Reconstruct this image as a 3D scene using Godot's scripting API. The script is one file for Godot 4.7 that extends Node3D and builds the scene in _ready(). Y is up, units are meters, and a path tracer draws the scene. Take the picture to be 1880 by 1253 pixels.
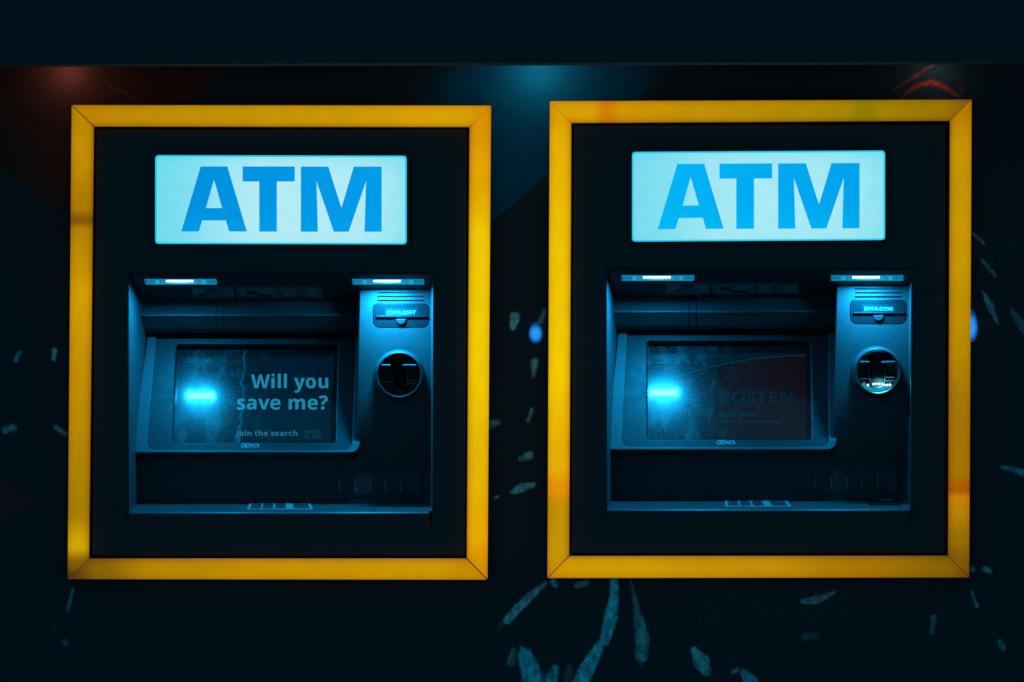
extends Node3D
# Two cash machines in glowing yellow frames on a dark printed wall, at night.
# 1 unit = 1 m. at() turns a place in the photograph (pixels of 1880 x 1253) and a depth in mm into a point.

const D := 12.0            # metres from the camera to the wall
const YAW := 0.0576        # the camera stands a little to the right
const WALL_Z := -12.0      # mm: the wall's face; the machines' panels are at 0
var M := {}
var used := {}

# ------------------------------------------------------------------ helpers
func at(px: float, py: float, z: float) -> Vector3:
	var c := Vector3(sin(YAW), 0, cos(YAW)) * D
	var r := Vector3(cos(YAW), 0, -sin(YAW))
	var f := Vector3(-sin(YAW), 0, -cos(YAW))
	var d := f + r * ((px - 940.0) / 1000.0 / D) + Vector3.UP * ((626.5 - py) / 1000.0 / D)
	return c + d * ((z / 1000.0 - c.z) / d.z)

func lin(r: float, g: float, b: float) -> Color:
	return Color(r, g, b).linear_to_srgb()

func srgb(r: float, g: float, b: float) -> Color:
	return Color(r / 255.0, g / 255.0, b / 255.0)

func numbered(n: String) -> String:
	if not used.has(n):
		used[n] = 0
		return n
	used[n] += 1
	return "%s_%03d" % [n, used[n]]

func thing(called: String, label: String, category: String, where: Vector3, group := "") -> Node3D:
	var o := Node3D.new()
	o.name = numbered(called)
	o.position = where
	o.set_meta("label", label)
	o.set_meta("category", category)
	if group != "":
		o.set_meta("group", group)
	add_child(o)
	return o

func put(called: String, st: SurfaceTool, m: Material, parent: Node3D) -> MeshInstance3D:
	st.generate_normals()
	var o := MeshInstance3D.new()
	o.mesh = st.commit()
	o.material_override = m
	var n := called
	var k := 0
	while parent.has_node(n):
		k += 1
		n = "%s_%03d" % [called, k]
	o.name = n
	parent.add_child(o, true)
	return o

func begin(smooth := false) -> SurfaceTool:
	var st := SurfaceTool.new()
	st.begin(Mesh.PRIMITIVE_TRIANGLES)
	st.set_smooth_group(0 if smooth else -1)
	return st

# right-hand normal of a, b, c faces out; Godot's front faces run clockwise
func tri(st: SurfaceTool, a: Vector3, b: Vector3, c: Vector3, uvf = null) -> void:
	for p in [a, c, b]:
		if uvf != null:
			st.set_uv(uvf.call(p))
		st.add_vertex(p)

func quad(st: SurfaceTool, a: Vector3, b: Vector3, c: Vector3, d: Vector3, uvf = null) -> void:
	tri(st, a, b, c, uvf)
	tri(st, a, c, d, uvf)

# closed outlines, all with the same number of points, joined one after the other
func loft(st: SurfaceTool, rings: Array, cap := true, uvf = null) -> void:
	for k in rings.size() - 1:
		var p: Array = rings[k]
		var q: Array = rings[k + 1]
		var n := p.size()
		for i in n:
			var j := (i + 1) % n
			quad(st, p[i], p[j], q[j], q[i], uvf)
	if cap:
		var e: Array = rings[-1]
		var mid := Vector3.ZERO
		for p in e:
			mid += p / e.size()
		for i in e.size():
			tri(st, e[i], e[(i + 1) % e.size()], mid, uvf)

# a sheet through rows of points, each row running left to right, rows running down
func sheet(st: SurfaceTool, rows: Array, uvf = null) -> void:
	for k in rows.size() - 1:
		for i in rows[k].size() - 1:
			quad(st, rows[k + 1][i], rows[k + 1][i + 1], rows[k][i + 1], rows[k][i], uvf)

# convex outline in pixels, pushed in by inset, corners rounded; runs anticlockwise as seen
func rpoly(pts: Array, rads: Array, inset := 0.0, seg := 5) -> PackedVector2Array:
	var p := PackedVector2Array(pts)
	var area := 0.0
	for i in p.size():
		area += p[i].cross(p[(i + 1) % p.size()])
	var rr := rads.duplicate()
	if area > 0.0:
		p.reverse()
		rr.reverse()
	var n := p.size()
	var q := PackedVector2Array()
	for i in n:
		var d0 := (p[i] - p[(i + n - 1) % n]).normalized()
		var d1 := (p[(i + 1) % n] - p[i]).normalized()
		var n0 := Vector2(d0.y, -d0.x)
		var n1 := Vector2(d1.y, -d1.x)
		var m := (n0 + n1)
		q.append(p[i] + m * (inset / maxf(0.2, 1.0 + n0.dot(n1))))
	var out := PackedVector2Array()
	for i in n:
		var r: float = maxf(0.01, rr[i % rr.size()] - inset)
		var d0 := (q[i] - q[(i + n - 1) % n]).normalized()
		var d1 := (q[(i + 1) % n] - q[i]).normalized()
		var turn: float = absf(d0.angle_to(d1))
		var t: float = r * tan(turn / 2.0)
		var a := q[i] - d0 * t
		var b := q[i] + d1 * t
		for k in seg + 1:
			var s := float(k) / seg
			out.append(a.lerp(q[i], s).lerp(q[i].lerp(b, s), s))
	return out

# the same convex outline, pushed out by d
func grow(pts: Array, d: float) -> Array:
	var p := PackedVector2Array(pts)
	var n := p.size()
	var out := []
	var area := 0.0
	for i in n:
		area += p[i].cross(p[(i + 1) % n])
	var s := -1.0 if area > 0.0 else 1.0
	for i in n:
		var d0 := (p[i] - p[(i + n - 1) % n]).normalized()
		var d1 := (p[(i + 1) % n] - p[i]).normalized()
		var m := Vector2(d0.y, -d0.x) + Vector2(d1.y, -d1.x)
		out.append(p[i] - m * s * d / maxf(0.2, 1.0 + d0.dot(d1)))
	return out

func ellipse(cx: float, cy: float, rx: float, ry: float, seg := 40) -> PackedVector2Array:
	var out := PackedVector2Array()
	for i in seg:
		var a := TAU * i / seg
		out.append(Vector2(cx + rx * cos(a), cy - ry * sin(a)))
	return out

func lay(outline: PackedVector2Array, map: Callable, w: float) -> Array:
	var out := []
	for p in outline:
		out.append(map.call(p.x, p.y, w))
	return out

# a plate with a bevelled front edge
func slab(st: SurfaceTool, map: Callable, pts: Array, rads: Array, w0: float, w1: float, bevel := 0.6, seg := 5, uvf = null) -> void:
	var s := 1.0 if w1 > w0 else -1.0
	loft(st, [lay(rpoly(pts, rads, 0.0, seg), map, w0), lay(rpoly(pts, rads, 0.0, seg), map, w1 - bevel * s), lay(rpoly(pts, rads, bevel * 0.35, seg), map, w1 - bevel * 0.3 * s), lay(rpoly(pts, rads, bevel, seg), map, w1)], true, uvf)

# a plate with a hole in it
func ring(st: SurfaceTool, map: Callable, outer: Array, orad: Array, inner: Array, irad: Array, w0: float, w1: float, wi: float, bevel := 0.8, seg := 5) -> void:
	loft(st, [
		lay(rpoly(outer, orad, 0.0, seg), map, w0), lay(rpoly(outer, orad, 0.0, seg), map, w1 - bevel), lay(rpoly(outer, orad, bevel * 0.3, seg), map, w1 - bevel * 0.3), lay(rpoly(outer, orad, bevel, seg), map, w1),
		lay(rpoly(inner, irad, -bevel, seg), map, w1), lay(rpoly(inner, irad, -bevel * 0.3, seg), map, w1 - bevel * 0.3), lay(rpoly(inner, irad, 0.0, seg), map, w1 - bevel), lay(rpoly(inner, irad, 0.0, seg), map, wi)], false)

# any outline, straight sides
func extrude(st: SurfaceTool, map: Callable, pts: Array, w0: float, w1: float, uvf = null) -> void:
	var p := PackedVector2Array(pts)
	var area := 0.0
	for i in p.size():
		area += p[i].cross(p[(i + 1) % p.size()])
	if area > 0.0:
		p.reverse()
	loft(st, [lay(p, map, w0), lay(p, map, w1)], false, uvf)
	var t := Geometry2D.triangulate_polygon(p)
	for k in range(0, t.size(), 3):
		var a: Vector2 = p[t[k]]
		var b: Vector2 = p[t[k + 1]]
		var c: Vector2 = p[t[k + 2]]
		if (b - a).cross(c - a) > 0.0:
			var s := b
			b = c
			c = s
		tri(st, map.call(a.x, a.y, w1), map.call(b.x, b.y, w1), map.call(c.x, c.y, w1), uvf)

func box_pts(x0: float, y0: float, x1: float, y1: float) -> Array:
	return [Vector2(x0, y0), Vector2(x1, y0), Vector2(x1, y1), Vector2(x0, y1)]

func boxed(st: SurfaceTool, a: Vector3, b: Vector3) -> void:
	var lo := a.min(b)
	var hi := a.max(b)
	var back := [Vector3(lo.x, lo.y, lo.z), Vector3(hi.x, lo.y, lo.z), Vector3(hi.x, hi.y, lo.z), Vector3(lo.x, hi.y, lo.z)]
	var front := [Vector3(lo.x, lo.y, hi.z), Vector3(hi.x, lo.y, hi.z), Vector3(hi.x, hi.y, hi.z), Vector3(lo.x, hi.y, hi.z)]
	loft(st, [back, front], false)
	quad(st, front[0], front[1], front[2], front[3])
	quad(st, back[3], back[2], back[1], back[0])

# a band along a line in pixels, as a raised strip
func strip(st: SurfaceTool, map: Callable, line: Array, wide: float, w0: float, w1: float) -> void:
	for i in line.size() - 1:
		var d: Vector2 = (line[i + 1] - line[i]).normalized() * 0.15
		var s := Vector2(-d.y, d.x).normalized() * wide / 2.0
		extrude(st, map, [line[i] - d + s, line[i + 1] + d + s, line[i + 1] + d - s, line[i] - d - s], w0, w1)

func arc_pts(cx: float, cy: float, r: float, a0: float, a1: float, n := 10) -> Array:
	var out := []
	for i in n + 1:
		var a := deg_to_rad(lerpf(a0, a1, float(i) / n))
		out.append(Vector2(cx + r * cos(a), cy - r * sin(a)))
	return out

# flat lettering fitted to a box of pixels
func lettering(called: String, text: String, font: Font, map: Callable, x0: float, y0: float, x1: float, y1: float, w: float, m: Material, parent: Node3D) -> void:
	var t := TextMesh.new()
	t.text = text
	t.font = font
	t.font_size = 64
	t.pixel_size = 0.01
	t.depth = 0.01
	t.curve_step = 1.0
	var b := t.get_aabb()
	var o := MeshInstance3D.new()
	o.mesh = t
	o.material_override = m
	var cx := (x0 + x1) / 2.0
	var cy := (y0 + y1) / 2.0
	var ex: Vector3 = map.call(cx + 1.0, cy, w) - map.call(cx, cy, w)
	var ey: Vector3 = map.call(cx, cy - 1.0, w) - map.call(cx, cy, w)
	var ez := ex.cross(ey).normalized()
	var basis := Basis(ex * ((x1 - x0) / b.size.x), ey * ((y1 - y0) / b.size.y), ez * 0.02)
	var mid := b.position + b.size / 2.0
	o.transform = Transform3D(basis, map.call(cx, cy, w) - basis * Vector3(mid.x, mid.y, b.position.z))
	var n := called
	var k := 0
	while parent.has_node(n):
		k += 1
		n = "%s_%03d" % [called, k]
	o.name = n
	parent.add_child(o, true)

func area_light(called: String, parent: Node3D, where: Vector3, towards: Vector3, size: Vector2, color: Color, energy: float) -> void:
	var l := AreaLight3D.new()
	l.name = called
	l.area_size = size
	l.light_color = color
	l.light_energy = energy
	l.shadow_enabled = true
	parent.add_child(l, true)
	var up := Vector3.UP if absf(towards.normalized().y) < 0.9 else Vector3.FORWARD
	l.transform = Transform3D(Basis.looking_at(towards, up), where)

# ------------------------------------------------------------------ materials
func mat(called: String, c: Color, rough: float, spec := 0.5) -> StandardMaterial3D:
	var m := StandardMaterial3D.new()
	m.resource_name = called
	m.albedo_color = c
	m.roughness = rough
	m.metallic_specular = spec
	M[called] = m
	return m

func glow(called: String, c: Color, energy := 1.0, rough := 0.3) -> StandardMaterial3D:
	var m := mat(called, lin(0.01, 0.01, 0.01), rough, 0.3)
	m.emission_enabled = true
	m.emission = c
	m.emission_energy_multiplier = energy
	return m

func noise_tex(size: int, freq: float, seed_: int, ramp: Array, octaves := 4) -> NoiseTexture2D:
	var f := FastNoiseLite.new()
	f.seed = seed_
	f.frequency = freq
	f.fractal_octaves = octaves
	var t := NoiseTexture2D.new()
	t.width = size
	t.height = size
	t.seamless = true
	t.noise = f
	var g := Gradient.new()
	g.offsets = PackedFloat32Array([0.0, 1.0])
	g.colors = PackedColorArray(ramp)
	t.color_ramp = g
	return t

func make_materials() -> void:
	var grain := noise_tex(256, 0.35, 3, [Color(0, 0, 0), Color(1, 1, 1)], 2)
	var worn := noise_tex(256, 0.02, 9, [Color(0.62, 0.62, 0.62), Color(1, 1, 1)], 5)
	for d in [["plastic", lin(0.03, 0.033, 0.035), 0.5, 0.36], ["shelf_plastic", lin(0.028, 0.03, 0.032), 0.45, 0.4], ["bezel_plastic", lin(0.009, 0.01, 0.012), 0.48, 0.3], ["dark_plastic", lin(0.019, 0.02, 0.022), 0.6, 0.25], ["lower_plastic", lin(0.042, 0.044, 0.047), 0.6, 0.25], ["body_plastic", lin(0.014, 0.016, 0.018), 0.5, 0.3]]:
		var m := mat(d[0], d[1], d[2], d[3])
		m.heightmap_enabled = true
		m.heightmap_texture = grain
		m.heightmap_scale = 0.035
		m.uv1_triplanar = true
		m.uv1_scale = Vector3(9, 9, 9)
		m.roughness_texture = worn
		m.roughness = d[2] * 1.2
	var p := mat("panel", lin(0.026, 0.03, 0.032), 0.55, 0.35)
	p.uv1_triplanar = true
	p.uv1_scale = Vector3(2.3, 2.3, 2.3)
	p.roughness_texture = worn
	mat("black", lin(0.004, 0.004, 0.005), 0.6, 0.2)
	mat("shutter_black", lin(0.038, 0.04, 0.042), 0.5, 0.3)
	mat("gloss_black", lin(0.014, 0.014, 0.015), 0.34, 0.3)
	mat("reader_plastic", lin(0.1, 0.105, 0.11), 0.3, 0.5)
	mat("sticker", lin(0.13, 0.14, 0.145), 0.5, 0.3)
	mat("sticker_ink", lin(0.008, 0.008, 0.01), 0.5, 0.3)
	mat("faint_print", lin(0.028, 0.03, 0.032), 0.5, 0.3)
	mat("faint_print_light", lin(0.045, 0.048, 0.05), 0.5, 0.3)
	var st := mat("steel", lin(0.2, 0.205, 0.21), 0.42, 0.5)
	st.metallic = 0.4
	var ky := mat("key_steel", lin(0.018, 0.019, 0.021), 0.4, 0.5)
	ky.metallic = 0.3
	mat("label_plastic", lin(0.005, 0.006, 0.008), 0.5, 0.25)
	mat("white_print", lin(0.22, 0.23, 0.24), 0.5, 0.3)
	mat("logo_print", lin(0.2, 0.21, 0.22), 0.5, 0.3)
	mat("canopy_paint", lin(0.036, 0.038, 0.039), 0.6, 0.3)
	var tr := mat("canopy_trim", lin(0.075, 0.066, 0.05), 0.9, 0.1)
	tr.metallic = 0.0
	mat("housing", lin(0.006, 0.006, 0.007), 0.55, 0.25)
	glow("led", Color(0.86, 0.98, 1.0), 3.2)
	glow("screen_text", srgb(30, 138, 172), 0.85)
	glow("screen_text_soft", srgb(38, 112, 136), 0.8)
	glow("screen_text_dim", srgb(20, 62, 76), 0.8)
	glow("sign_edge", srgb(30, 208, 238), 1.0)
	glow("soffit_glow", Color(0.8, 0.95, 1.0), 1.5)
	M.blue_lamp = glow_tex("blue_lamp", emit_tex(32, 48, func(u: float, v: float) -> Color:
		var d := Vector2((u - 0.5) * 2.0, (v - 0.55) * 2.0).length()
		return srgb(40, 150, 244).lerp(srgb(6, 52, 110), smoothstep(0.35, 1.0, d))), 1.0)
	glow("reader_led", Color(0.95, 0.92, 0.94), 1.6)
	glow("reader_glow", srgb(10, 150, 185), 0.9)

# an emission picture, worked out pixel by pixel
func emit_tex(w: int, h: int, f: Callable) -> ImageTexture:
	var im := Image.create(w, h, false, Image.FORMAT_RGB8)
	for y in h:
		for x in w:
			var c: Color = f.call((x + 0.5) / w, (y + 0.5) / h)
			im.set_pixel(x, y, c.clamp())
	return ImageTexture.create_from_image(im)

func glow_tex(called: String, t: Texture2D, energy := 1.0, rough := 0.3) -> StandardMaterial3D:
	var m := mat(called, lin(0.004, 0.004, 0.004), rough, 0.14)
	m.emission_enabled = true
	m.emission = Color.WHITE
	m.emission_operator = BaseMaterial3D.EMISSION_OP_MULTIPLY
	m.emission_texture = t
	m.emission_energy_multiplier = energy
	m.texture_repeat = false
	return m

# ------------------------------------------------------------------ the wall's print
const TX0 := -1.0
const TY0 := 0.56
const TW := 2000
const TH := 1230
var mural: Image
var mottle := FastNoiseLite.new()
var speck := FastNoiseLite.new()

func tex(px: float, py: float) -> Vector2:
	var p := at(px, py, WALL_Z)
	return Vector2((p.x - TX0) * 1000.0, (TY0 - p.y) * 1000.0)

func fill_shape(pts: Array, c: Color) -> void:
	var q := PackedVector2Array()
	var lo := Vector2(1e9, 1e9)
	var hi := -lo
	for p in pts:
		var t := tex(p.x, p.y)
		q.append(t)
		lo = lo.min(t)
		hi = hi.max(t)
	for y in range(maxi(0, int(lo.y)), mini(TH, int(hi.y) + 1)):
		var xs := []
		for i in q.size():
			var a := q[i]
			var b := q[(i + 1) % q.size()]
			if (a.y <= y) != (b.y <= y):
				xs.append(a.x + (y - a.y) / (b.y - a.y) * (b.x - a.x))
		xs.sort()
		for k in range(0, xs.size() - 1, 2):
			for x in range(maxi(0, int(xs[k])), mini(TW, int(xs[k + 1]))):
				var v := 1.0 + 0.05 * mottle.get_noise_2d(x * 0.5, y * 0.5)
				mural.set_pixel(x, y, Color(c.r * v, c.g * v, c.b * v))

# a brush mark: a line of (x, y, half width), soft and mottled
func dab(line: Array, c: Color, soft := 3.0, strength := 1.0) -> void:
	var q := []
	var lo := Vector2(1e9, 1e9)
	var hi := -lo
	for p in line:
		var t := tex(p.x, p.y)
		q.append(Vector3(t.x, t.y, p.z))
		lo = lo.min(t - Vector2.ONE * (p.z + 4.0))
		hi = hi.max(t + Vector2.ONE * (p.z + 4.0))
	for y in range(maxi(0, int(lo.y)), mini(TH, int(hi.y) + 1)):
		for x in range(maxi(0, int(lo.x)), mini(TW, int(hi.x) + 1)):
			var best := 1e9
			for i in maxi(1, q.size() - 1):
				var a: Vector3 = q[i]
				var b: Vector3 = q[mini(i + 1, q.size() - 1)]
				var ab := Vector2(b.x - a.x, b.y - a.y)
				var t := 0.0
				if ab.length_squared() > 0.01:
					t = clampf((Vector2(x - a.x, y - a.y).dot(ab)) / ab.length_squared(), 0.0, 1.0)
				best = minf(best, Vector2(x - a.x, y - a.y).distance_to(ab * t) - lerpf(a.z, b.z, t))
			best += -2.2 + 2.0 * mottle.get_noise_2d(x * 2.2, y * 2.2)
			var k := smoothstep(0.0, 1.0, -best / (soft * 1.15)) * strength
			if k <= 0.0:
				continue
			k *= clampf(0.78 + 0.5 * mottle.get_noise_2d(x * 1.1 + 400.0, y * 0.55), 0.2, 1.0)
			if speck.get_noise_2d(x, y) > 0.42:
				k *= 0.25
			var o := mural.get_pixel(x, y)
			mural.set_pixel(x, y, o.lerp(c, k))

func paint_mural() -> ImageTexture:
	mottle.seed = 5
	mottle.frequency = 0.05
	speck.seed = 8
	speck.frequency = 0.16
	mural = Image.create(TW, TH, false, Image.FORMAT_RGB8)
	mural.fill(lin(0.03, 0.04, 0.041))
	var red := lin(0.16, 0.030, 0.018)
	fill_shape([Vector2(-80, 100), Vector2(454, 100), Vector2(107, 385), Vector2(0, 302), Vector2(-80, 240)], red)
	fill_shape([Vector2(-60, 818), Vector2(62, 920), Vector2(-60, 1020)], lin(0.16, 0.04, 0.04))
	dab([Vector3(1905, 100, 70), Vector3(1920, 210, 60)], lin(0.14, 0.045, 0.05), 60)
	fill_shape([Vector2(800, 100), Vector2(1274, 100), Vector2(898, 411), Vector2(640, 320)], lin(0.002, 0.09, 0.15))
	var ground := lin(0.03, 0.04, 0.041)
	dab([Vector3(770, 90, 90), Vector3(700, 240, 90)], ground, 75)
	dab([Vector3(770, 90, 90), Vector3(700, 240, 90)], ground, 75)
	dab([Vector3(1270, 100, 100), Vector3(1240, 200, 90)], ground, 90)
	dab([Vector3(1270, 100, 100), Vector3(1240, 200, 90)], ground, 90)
	var pale := lin(0.45, 0.95, 0.9)
	var blue := lin(0.08, 0.88, 0.95)
	var brown := lin(0.55, 0.42, 0.38)
	var dim := lin(0.2, 0.40, 0.40)
	# leaf-shaped marks between the frames
	dab([Vector3(941, 600, 7), Vector3(945, 582, 10)], pale, 5)
	dab([Vector3(949, 578, 5), Vector3(944, 592, 3)], brown, 5, 0.5)
	dab([Vector3(999, 570, 4), Vector3(993, 590, 6)], dim, 5)
	dab([Vector3(979, 690, 4), Vector3(981, 664, 8)], pale, 5, 0.8)
	dab([Vector3(969, 773, 4), Vector3(976, 753, 5)], pale, 5, 0.7)
	dab([Vector3(972, 765, 1.5), Vector3(975, 755, 2)], brown, 3, 0.7)
	dab([Vector3(900, 780, 9), Vector3(913, 775, 6)], pale, 5, 0.8)
	dab([Vector3(956, 842, 6), Vector3(972, 836, 8)], pale, 5, 0.75)
	dab([Vector3(938, 904, 3), Vector3(956, 896, 9), Vector3(980, 890, 4)], pale, 4, 0.9)
	dab([Vector3(908, 914, 3), Vector3(914, 911, 2)], dim, 3)
	# the large loop and strokes under the right frame
	dab([Vector3(1002, 1071, 4), Vector3(974, 1094, 8), Vector3(950, 1117, 9), Vector3(931, 1139, 8)], pale, 5, 0.85)
	dab([Vector3(928, 1138, 5), Vector3(914, 1154, 5)], brown, 6, 0.35)
	dab([Vector3(1015, 1068, 6), Vector3(1019, 1074, 5)], blue, 4)
	dab([Vector3(1058, 1076, 6), Vector3(1076, 1070, 6)], dim, 5)
	dab([Vector3(1127, 1060, 8), Vector3(1127, 1098, 9), Vector3(1121, 1132, 13), Vector3(1110, 1176, 10)], blue, 5)
	dab([Vector3(1102, 1184, 9), Vector3(1090, 1206, 13), Vector3(1076, 1230, 15), Vector3(1066, 1256, 16)], blue, 6)
	dab([Vector3(1046, 1226, 8), Vector3(1040, 1248, 10)], pale, 8, 0.3)
	dab([Vector3(1018, 1228, 9), Vector3(1012, 1250, 13)], blue, 7, 0.8)
	dab([Vector3(994, 1236, 8), Vector3(1000, 1254, 12)], blue, 8, 0.45)
	dab([Vector3(956, 1189, 4), Vector3(964, 1204, 15), Vector3(972, 1228, 19), Vector3(978, 1256, 18)], blue, 6, 0.95)
	dab([Vector3(942, 1194, 5), Vector3(938, 1216, 9)], pale, 6, 0.6)
	dab([Vector3(1157, 1062, 2), Vector3(1169, 1122, 8), Vector3(1179, 1170, 15), Vector3(1178, 1205, 13)], dim.lerp(pale, 0.4), 7, 0.9)
	dab([Vector3(1174, 1214, 6), Vector3(1180, 1224, 3)], brown, 6, 0.3)
	dab([Vector3(1274, 1194, 7), Vector3(1288, 1216, 16), Vector3(1296, 1232, 10)], pale, 5, 0.8)
	dab([Vector3(1475, 1104, 6), Vector3(1500, 1102, 9), Vector3(1532, 1088, 4)], dim.lerp(pale, 0.3), 6)
	dab([Vector3(1480, 1170, 10), Vector3(1496, 1168, 9)], brown, 7, 0.4)
	dab([Vector3(1712, 1160, 5), Vector3(1714, 1134, 6)], dim, 5)
	dab([Vector3(1784, 1088, 2), Vector3(1794, 1114, 3)], dim, 3)
	dab([Vector3(1836, 1178, 6), Vector3(1842, 1190, 7)], dim, 6)
	dab([Vector3(1808, 1044, 5), Vector3(1817, 1049, 5)], pale, 4, 0.7)
	dab([Vector3(1787, 1042, 3), Vector3(1786, 1046, 4)], pale, 3, 0.7)
	dab([Vector3(1366, 1236, 8), Vector3(1378, 1252, 14)], blue, 5, 0.8)
	dab([Vector3(1346, 1234, 4), Vector3(1353, 1230, 4)], dim, 4)
	# right of the right frame
	dab([Vector3(1788, 430, 2), Vector3(1798, 439, 4), Vector3(1806, 446, 2)], pale, 3, 0.7)
	dab([Vector3(1801, 475, 2), Vector3(1814, 490, 5), Vector3(1828, 507, 2)], pale, 4, 0.6)
	dab([Vector3(1804, 534, 2), Vector3(1818, 562, 7), Vector3(1832, 594, 2)], dim.lerp(pale, 0.3), 4)
	dab([Vector3(1858, 568, 4), Vector3(1872, 592, 8), Vector3(1884, 612, 6)], dim, 5, 0.9)
	dab([Vector3(1840, 858, 4), Vector3(1858, 861, 6), Vector3(1884, 870, 7)], dim.lerp(pale, 0.2), 5)
	# left of the left frame
	dab([Vector3(27, 662, 5), Vector3(34, 648, 5)], dim.lerp(pale, 0.2), 5)
	dab([Vector3(97, 660, 4), Vector3(99, 644, 6)], dim.lerp(pale, 0.5), 5)
	dab([Vector3(8, 790, 7), Vector3(24, 785, 7)], dim.lerp(pale, 0.3), 5)
	dab([Vector3(101, 784, 5), Vector3(120, 798, 4)], dim.lerp(pale, 0.3), 4)
	dab([Vector3(133, 1082, 2), Vector3(123, 1122, 3)], dim, 3)
	dab([Vector3(103, 1146, 3), Vector3(99, 1158, 4)], lin(0.3, 0.05, 0.03), 4)
	dab([Vector3(117, 1178, 7), Vector3(119, 1182, 6)], dim, 6, 0.6)
	# red strokes above the frames
	var scarlet := lin(0.95, 0.05, 0.03)
	dab([Vector3(1640, 164, 2), Vector3(1678, 141, 4), Vector3(1714, 119, 2)], scarlet, 4, 0.6)
	dab([Vector3(1650, 190, 3), Vector3(1668, 167, 4), Vector3(1690, 155, 5), Vector3(1710, 151, 6), Vector3(1733, 158, 6), Vector3(1752, 172, 5)], scarlet, 6)
	dab([Vector3(1770, 158, 7), Vector3(1758, 182, 9)], scarlet, 9, 0.4)
	dab([Vector3(194, 156, 1.5), Vector3(226, 170, 3), Vector3(262, 190, 2)], lin(0.5, 0.06, 0.03), 3, 0.8)
	# fine flecks of worn print
	var rng := RandomNumberGenerator.new()
	rng.seed = 21
	for s in [[1260, 1088, 1560, 1185, 900, 0.10], [1790, 440, 1870, 610, 330, 0.10], [905, 400, 1004, 1000, 260, 0.05], [0, 400, 120, 1240, 160, 0.04], [1300, 1070, 1870, 1250, 300, 0.04], [905, 1070, 1260, 1250, 200, 0.06]]:
		for i in s[4]:
			var u: float = rng.randf() * rng.randf()
			var t := tex(lerpf(s[0], s[2], rng.randf()), lerpf(s[1], s[3], u))
			var long: int = 1 + rng.randi() % 4
			var v: float = s[5] * rng.randf_range(0.3, 1.2)
			for k in long:
				var x := int(t.x) + k
				if x > 0 and x < TW and int(t.y) > 0 and int(t.y) < TH:
					mural.set_pixel(x, int(t.y), lin(v * 0.6, v, v * 1.1))
	return ImageTexture.create_from_image(mural)

func build_wall() -> void:
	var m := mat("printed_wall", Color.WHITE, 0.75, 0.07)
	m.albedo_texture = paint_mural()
	m.texture_repeat = false
	m.roughness_texture = noise_tex(256, 0.02, 17, [Color(0.75, 0.75, 0.75), Color(1, 1, 1)], 5)
	m.roughness_texture.resource_name = "wall_roughness"
	var holes := []
	for q in [[200, 470, 830, 985], [1078, 463, 1708, 978]]:
		var a := at(q[0], q[1], WALL_Z)
		var b := at(q[2], q[3], WALL_Z)
		holes.append([a.x, b.y, b.x, a.y])
	var xs := [-2.4, holes[0][0], holes[0][2], holes[1][0], holes[1][2], 2.4]
	var ys := [-1.3, minf(holes[0][1], holes[1][1]), maxf(holes[0][3], holes[1][3]), 1.4]
	var z := WALL_Z / 1000.0
	var zb := z - 0.5
	var uvf := func(p: Vector3) -> Vector2: return Vector2((p.x - TX0) * 1000.0 / TW, (TY0 - p.y) * 1000.0 / TH)
	var st := begin()
	for i in 5:
		for j in 3:
			if j == 1 and (i == 1 or i == 3):
				var lo := Vector3(xs[i], ys[1], zb)
				var hi := Vector3(xs[i + 1], ys[2], z)
				# the sides of the opening
				quad(st, Vector3(lo.x, lo.y, zb), Vector3(lo.x, lo.y, z), Vector3(lo.x, hi.y, z), Vector3(lo.x, hi.y, zb), uvf)
				quad(st, Vector3(hi.x, lo.y, z), Vector3(hi.x, lo.y, zb), Vector3(hi.x, hi.y, zb), Vector3(hi.x, hi.y, z), uvf)
				quad(st, Vector3(lo.x, lo.y, zb), Vector3(hi.x, lo.y, zb), Vector3(hi.x, lo.y, z), Vector3(lo.x, lo.y, z), uvf)
				quad(st, Vector3(lo.x, hi.y, z), Vector3(hi.x, hi.y, z), Vector3(hi.x, hi.y, zb), Vector3(lo.x, hi.y, zb), uvf)
				continue
			quad(st, Vector3(xs[i], ys[j], z), Vector3(xs[i + 1], ys[j], z), Vector3(xs[i + 1], ys[j + 1], z), Vector3(xs[i], ys[j + 1], z), uvf)
	quad(st, Vector3(2.4, -1.3, zb), Vector3(-2.4, -1.3, zb), Vector3(-2.4, 1.4, zb), Vector3(2.4, 1.4, zb), uvf)
	quad(st, Vector3(-2.4, -1.3, zb), Vector3(-2.4, -1.3, z), Vector3(-2.4, 1.4, z), Vector3(-2.4, 1.4, zb), uvf)
	quad(st, Vector3(2.4, -1.3, z), Vector3(2.4, -1.3, zb), Vector3(2.4, 1.4, zb), Vector3(2.4, 1.4, z), uvf)
	quad(st, Vector3(-2.4, 1.4, z), Vector3(2.4, 1.4, z), Vector3(2.4, 1.4, zb), Vector3(-2.4, 1.4, zb), uvf)
	quad(st, Vector3(-2.4, -1.3, zb), Vector3(2.4, -1.3, zb), Vector3(2.4, -1.3, z), Vector3(-2.4, -1.3, z), uvf)
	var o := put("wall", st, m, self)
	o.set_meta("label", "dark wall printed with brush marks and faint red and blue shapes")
	o.set_meta("category", "wall")

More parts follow.
